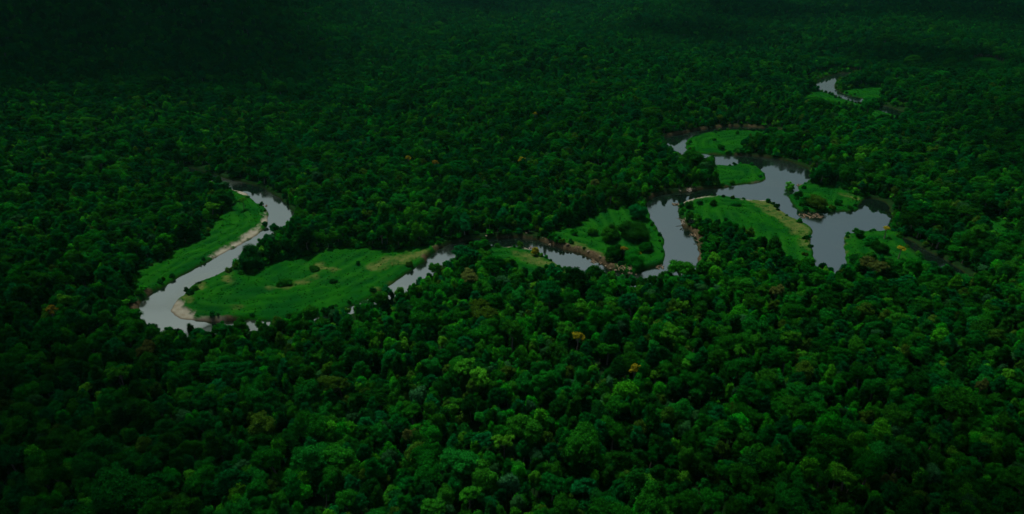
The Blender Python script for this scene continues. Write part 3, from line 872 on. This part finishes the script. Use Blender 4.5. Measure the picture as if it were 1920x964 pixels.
for k, d in enumerate([
 (1519, 405, 26, 8.0, 5.0, 'reddish brown heap of flood debris lying in the water beside the triangular meadow', 'drift'),
 (1292, 421, 22, 6.5, 6.0, 'tangle of grey branches on the pool shore below the grassy spit', 'dead'),
 (1304, 441, 9, 3.5, 4.0, 'few dark snags in the pool just below the branch tangle', 'drift'),
 (1311, 455, 7, 2.5, 4.0, 'dark snag at the pool shore under the forest', 'drift'),
 (1266, 383, 8, 2.5, 5.0, 'brown branches at the narrow head of the pool', 'drift'),
 (1120, 491, 8, 3.5, 5.0, 'dark sunken branches in the water beside the rocky bank', 'drift'),
 (1285, 359, 10, 6.0, 6.0, 'pale fallen branches under the far bank of the dark reach', 'dead'),
 (1240, 501, 8, 3.0, 4.0, 'brown snags at the lower tip of the bushy island', 'drift'),
 (998, 464, 6, 2.2, 3.2, 'white driftwood next to the golden bush on the grassy point', 'dead'),
 (1498, 347, 8, 3.0, 4.0, 'brown driftwood on the tip of shore under the tall forest', 'drift'),
 (495, 386, 7, 2.5, 3.0, 'dark driftwood on the bank corner of the curved meadow', 'drift'),
 (1172, 509, 14, 5.0, 4.0, 'brown stumps and roots on the eroded tip of the rocky bank', 'drift'),
]):
    driftwood(d[0], d[1], d[2], d[3], d[4], d[5], 900 + k, d[6])

def boulder(px_, py_, r, lab, seed, group=None):
    x, y = ground_point(px_, py_, 1.5)
    z = max(0.0, float(survey(np.array([x]), np.array([y]))['h'][0]))
    bm = bmesh.new(); bmesh.ops.create_icosphere(bm, subdivisions=3, radius=1.0)
    o_ = Vector((seed * 3.1, seed * 1.7, 0))
    for v in bm.verts:
        k = 0.8 + 0.45 * noise.noise(v.co * 1.4 + o_) + 0.15 * noise.noise(v.co * 4 + o_)
        v.co = Vector((v.co.x * 1.25, v.co.y, v.co.z * 0.7)) * k * r
    me = bpy.data.meshes.new('boulder'); bm.to_mesh(me); bm.free(); me.materials.append(M['rock'])
    o = bpy.data.objects.new('boulder', me); o.location = (x, y, z + 0.15 * r); o.rotation_euler = (0, 0, seed); COL.objects.link(o); tag(o, lab, 'boulder', group)
for k, (x_, y_, r_) in enumerate([(912, 444, 1.7), (922, 443, 1.3), (951, 441, 1.2), (985, 440, 1.3), (1018, 450, 1.4), (1034, 455, 1.6), (1052, 459, 1.3), (1066, 464, 1.5), (1083, 468, 1.4),
                                  (1100, 473, 1.7), (1112, 478, 1.3), (1124, 485, 1.6), (1137, 494, 1.9), (1148, 503, 1.6), (1157, 506, 2.0), (1168, 508, 1.6), (1180, 511, 2.2), (1190, 512, 1.8)]):
    boulder(x_ + 3.0 * math.sin(k * 7.1), y_ + 1.5 * math.sin(k * 4.3), r_ * (0.5 + 0.3 * math.sin(k * 2.9)), 'pale brown clod of earth and rock on the eroded bank of the bushy island' if x_ > 1000 else 'pale brown rock on the dark far bank facing the grassy point', 40 + k,
            'pale clods along the island bank' if x_ > 1000 else 'pale rocks on the far bank')

def tuft_mesh(name, mat, seed, n=46, h=0.8, spread=0.9):
    rn = np.random.default_rng(seed)
    verts, faces = [], []
    for k in range(n):
        a = rn.uniform(0, 6.28); q = spread * math.sqrt(rn.random()); x, y = q * math.cos(a), q * math.sin(a)
        hh = h * rn.uniform(0.5, 1.2); b = rn.uniform(0, 6.28); wd = 0.07
        dx, dy = rn.normal(0, 0.3, 2)
        p0 = np.array([x - wd * math.cos(b), y - wd * math.sin(b), 0]); p1 = np.array([x + wd * math.cos(b), y + wd * math.sin(b), 0])
        p2 = np.array([x + dx * 0.4 + wd * math.cos(b), y + dy * 0.4 + wd * math.sin(b), hh * 0.6]); p3 = np.array([x + dx, y + dy, hh * 0.95])
        i = len(verts); verts += [p0, p1, p2, p3]; faces.append((i, i + 1, i + 2, i + 3))
    me = bpy.data.meshes.new(name); me.from_pydata([tuple(v) for v in verts], [], faces); me.materials.append(mat)
    return me
TUFT = [tuft_mesh('tuft_0', M['grass'], 1), tuft_mesh('tuft_1', M['grass'], 2, 60, 1.2, 1.0), tuft_mesh('tuft_2', M['bright'], 3, 40, 0.7), tuft_mesh('tuft_3', M['olive'], 4, 34, 0.9)]
GX, GY = jitter_grid(-500, 900, 300, 1200, 1.7, 71)
kv = in_view(GX, GY); GX, GY = GX[kv], GY[kv]
S = survey(GX, GY)
den = smooth(4, -1, S['md']) * (1 - S['sand']) * (1 - 0.7 * S['dry']) * (1 - 0.8 * S['soil']) * (0.3 + 0.3 * vnoise(GX, GY, 12, 75, 2)) * (0.6 - 0.35 * S['ridge'])
kv = (S['w'] > 1.6) & (rng.random(len(GX)) < den)
GX, GY, GZ = GX[kv], GY[kv], S['h'][kv]
gs = rng.uniform(0.25, 0.55, len(GX))
gr = scatter('grass', TUFT, np.stack([GX, GY, GZ - 0.03], 1), rng.uniform(0, 6.28, len(GX)), np.stack([gs * 1.1, gs * 1.1, gs], 1), rng.choice(4, len(GX), p=[0.6, 0.28, 0.08, 0.04]))
gr['label'] = 'short green grass on the meadows inside the river bends'
print('grass', len(GX), 'bushes', len(UX))

# ------------------------------------------------------------------ out-of-view puffs, added to darken the hill, the far plain and the sides
def build_unseen_clouds():
    bm = bmesh.new(); bmesh.ops.create_icosphere(bm, subdivisions=3, radius=1.0)
    V = np.array([v.co[:] for v in bm.verts]); F = np.array([[v.index for v in f.verts] for f in bm.faces]); bm.free()
    ALT = 2000.0
    off = -np.array(SUN_DIR[:2]) / SUN_DIR[2] * ALT
    g = np.random.default_rng(5)
    X, Y = np.meshgrid(np.arange(-4200, 4201, 230.0), np.arange(-100, 2450, 230.0))
    X = X.ravel() + g.uniform(-80, 80, X.size); Y = Y.ravel() + g.uniform(-80, 80, Y.size)
    q = X / np.maximum(Y, 120)
    c = 1.3 * smooth(-0.2, -0.42, q) * smooth(620, 1150, Y) + 0.9 * smooth(0.46, 0.7, q) * smooth(1000, 1600, Y)  # added cover, densest where corners and edges of the view should be dim
    c += 0.62 * smooth(1500, 2300, Y) + 0.32 * smooth(0.56, 0.74, q) + 0.14 * smooth(0.52, 0.75, -q) + 0.45 * smooth(300, 180, Y) * smooth(0.2, 0.5, np.abs(q))
    k = g.random(X.size) < np.clip(c, 0, 1)
    vs, fs, n = [], [], 0
    spots = [(x, y, g.uniform(140, 200) * (1.4 if x + off[0] < -0.33 * (y + off[1]) else 1.0)) for x, y in zip(X[k] - off[0], Y[k] - off[1])]
    for _ in range(13):  # distant unseen puffs, added to vary the reflections in the water
        cx, cy = g.uniform(-6500, 7500), g.uniform(5200, 11500)
        for _ in range(7): spots.append((cx + g.normal(0, 380), cy + g.normal(0, 260), g.uniform(160, 340)))
    for x, y, r in spots:
        o = Vector((g.uniform(0, 99), g.uniform(0, 99), 0))
        d = np.array([0.8 + 0.35 * noise.noise(Vector(v) * 1.7 + o) + 0.15 * noise.noise(Vector(v) * 4.1 + o) for v in V])
        vs.append(np.array([x, y, ALT + g.uniform(-60, 80)]) + V * (r * d)[:, None] * np.array([1, 1, 0.55])); fs.append(F + n); n += len(V)
    V, F = np.concatenate(vs), np.concatenate(fs)
    me = bpy.data.meshes.new('unseen_clouds')
    me.vertices.add(len(V)); me.vertices.foreach_set('co', V.astype(np.float32).ravel())
    me.loops.add(F.size); me.loops.foreach_set('vertex_index', F.astype(np.int32).ravel())
    me.polygons.add(len(F)); me.polygons.foreach_set('loop_start', np.arange(0, F.size, 3, dtype=np.int32))
    me.update(calc_edges=True); me.polygons.foreach_set('use_smooth', np.ones(len(F), bool))
    m, nt, out = new_mat('unseen_cloud')
    a = N(nt, 'ShaderNodeBsdfDiffuse'); b = N(nt, 'ShaderNodeBsdfTranslucent')
    for x in (a, b): x.inputs[0].default_value = (0.85, 0.87, 0.9, 1)
    mx = N(nt, 'ShaderNodeMixShader', i_0=0.25); nt.links.new(a.outputs[0], mx.inputs[1]); nt.links.new(b.outputs[0], mx.inputs[2]); nt.links.new(mx.outputs[0], out.inputs[0])
    me.materials.append(m)
    o = bpy.data.objects.new('unseen_clouds', me); COL.objects.link(o); tag(o, kind='stuff')
build_unseen_clouds()

def build_haze():
    bm = bmesh.new()
    bmesh.ops.create_cube(bm, size=1.0)
    for v in bm.verts: v.co = Vector((v.co.x * 48000, v.co.y * 48000, 168 + v.co.z * 354))
    me = bpy.data.meshes.new('haze'); bm.to_mesh(me); bm.free()
    m, nt, out = new_mat('forest_haze')
    v = N(nt, 'ShaderNodeVolumePrincipled')
    v.inputs['Color'].default_value = (0.15, 0.75, 0.6, 1)
    v.inputs['Density'].default_value = 0.0000165
    v.inputs['Anisotropy'].default_value = 0.1
    nt.links.new(v.outputs[0], out.inputs['Volume'])
    me.materials.append(m)
    o = bpy.data.objects.new('haze', me); COL.objects.link(o); tag(o, kind='stuff')
build_haze()
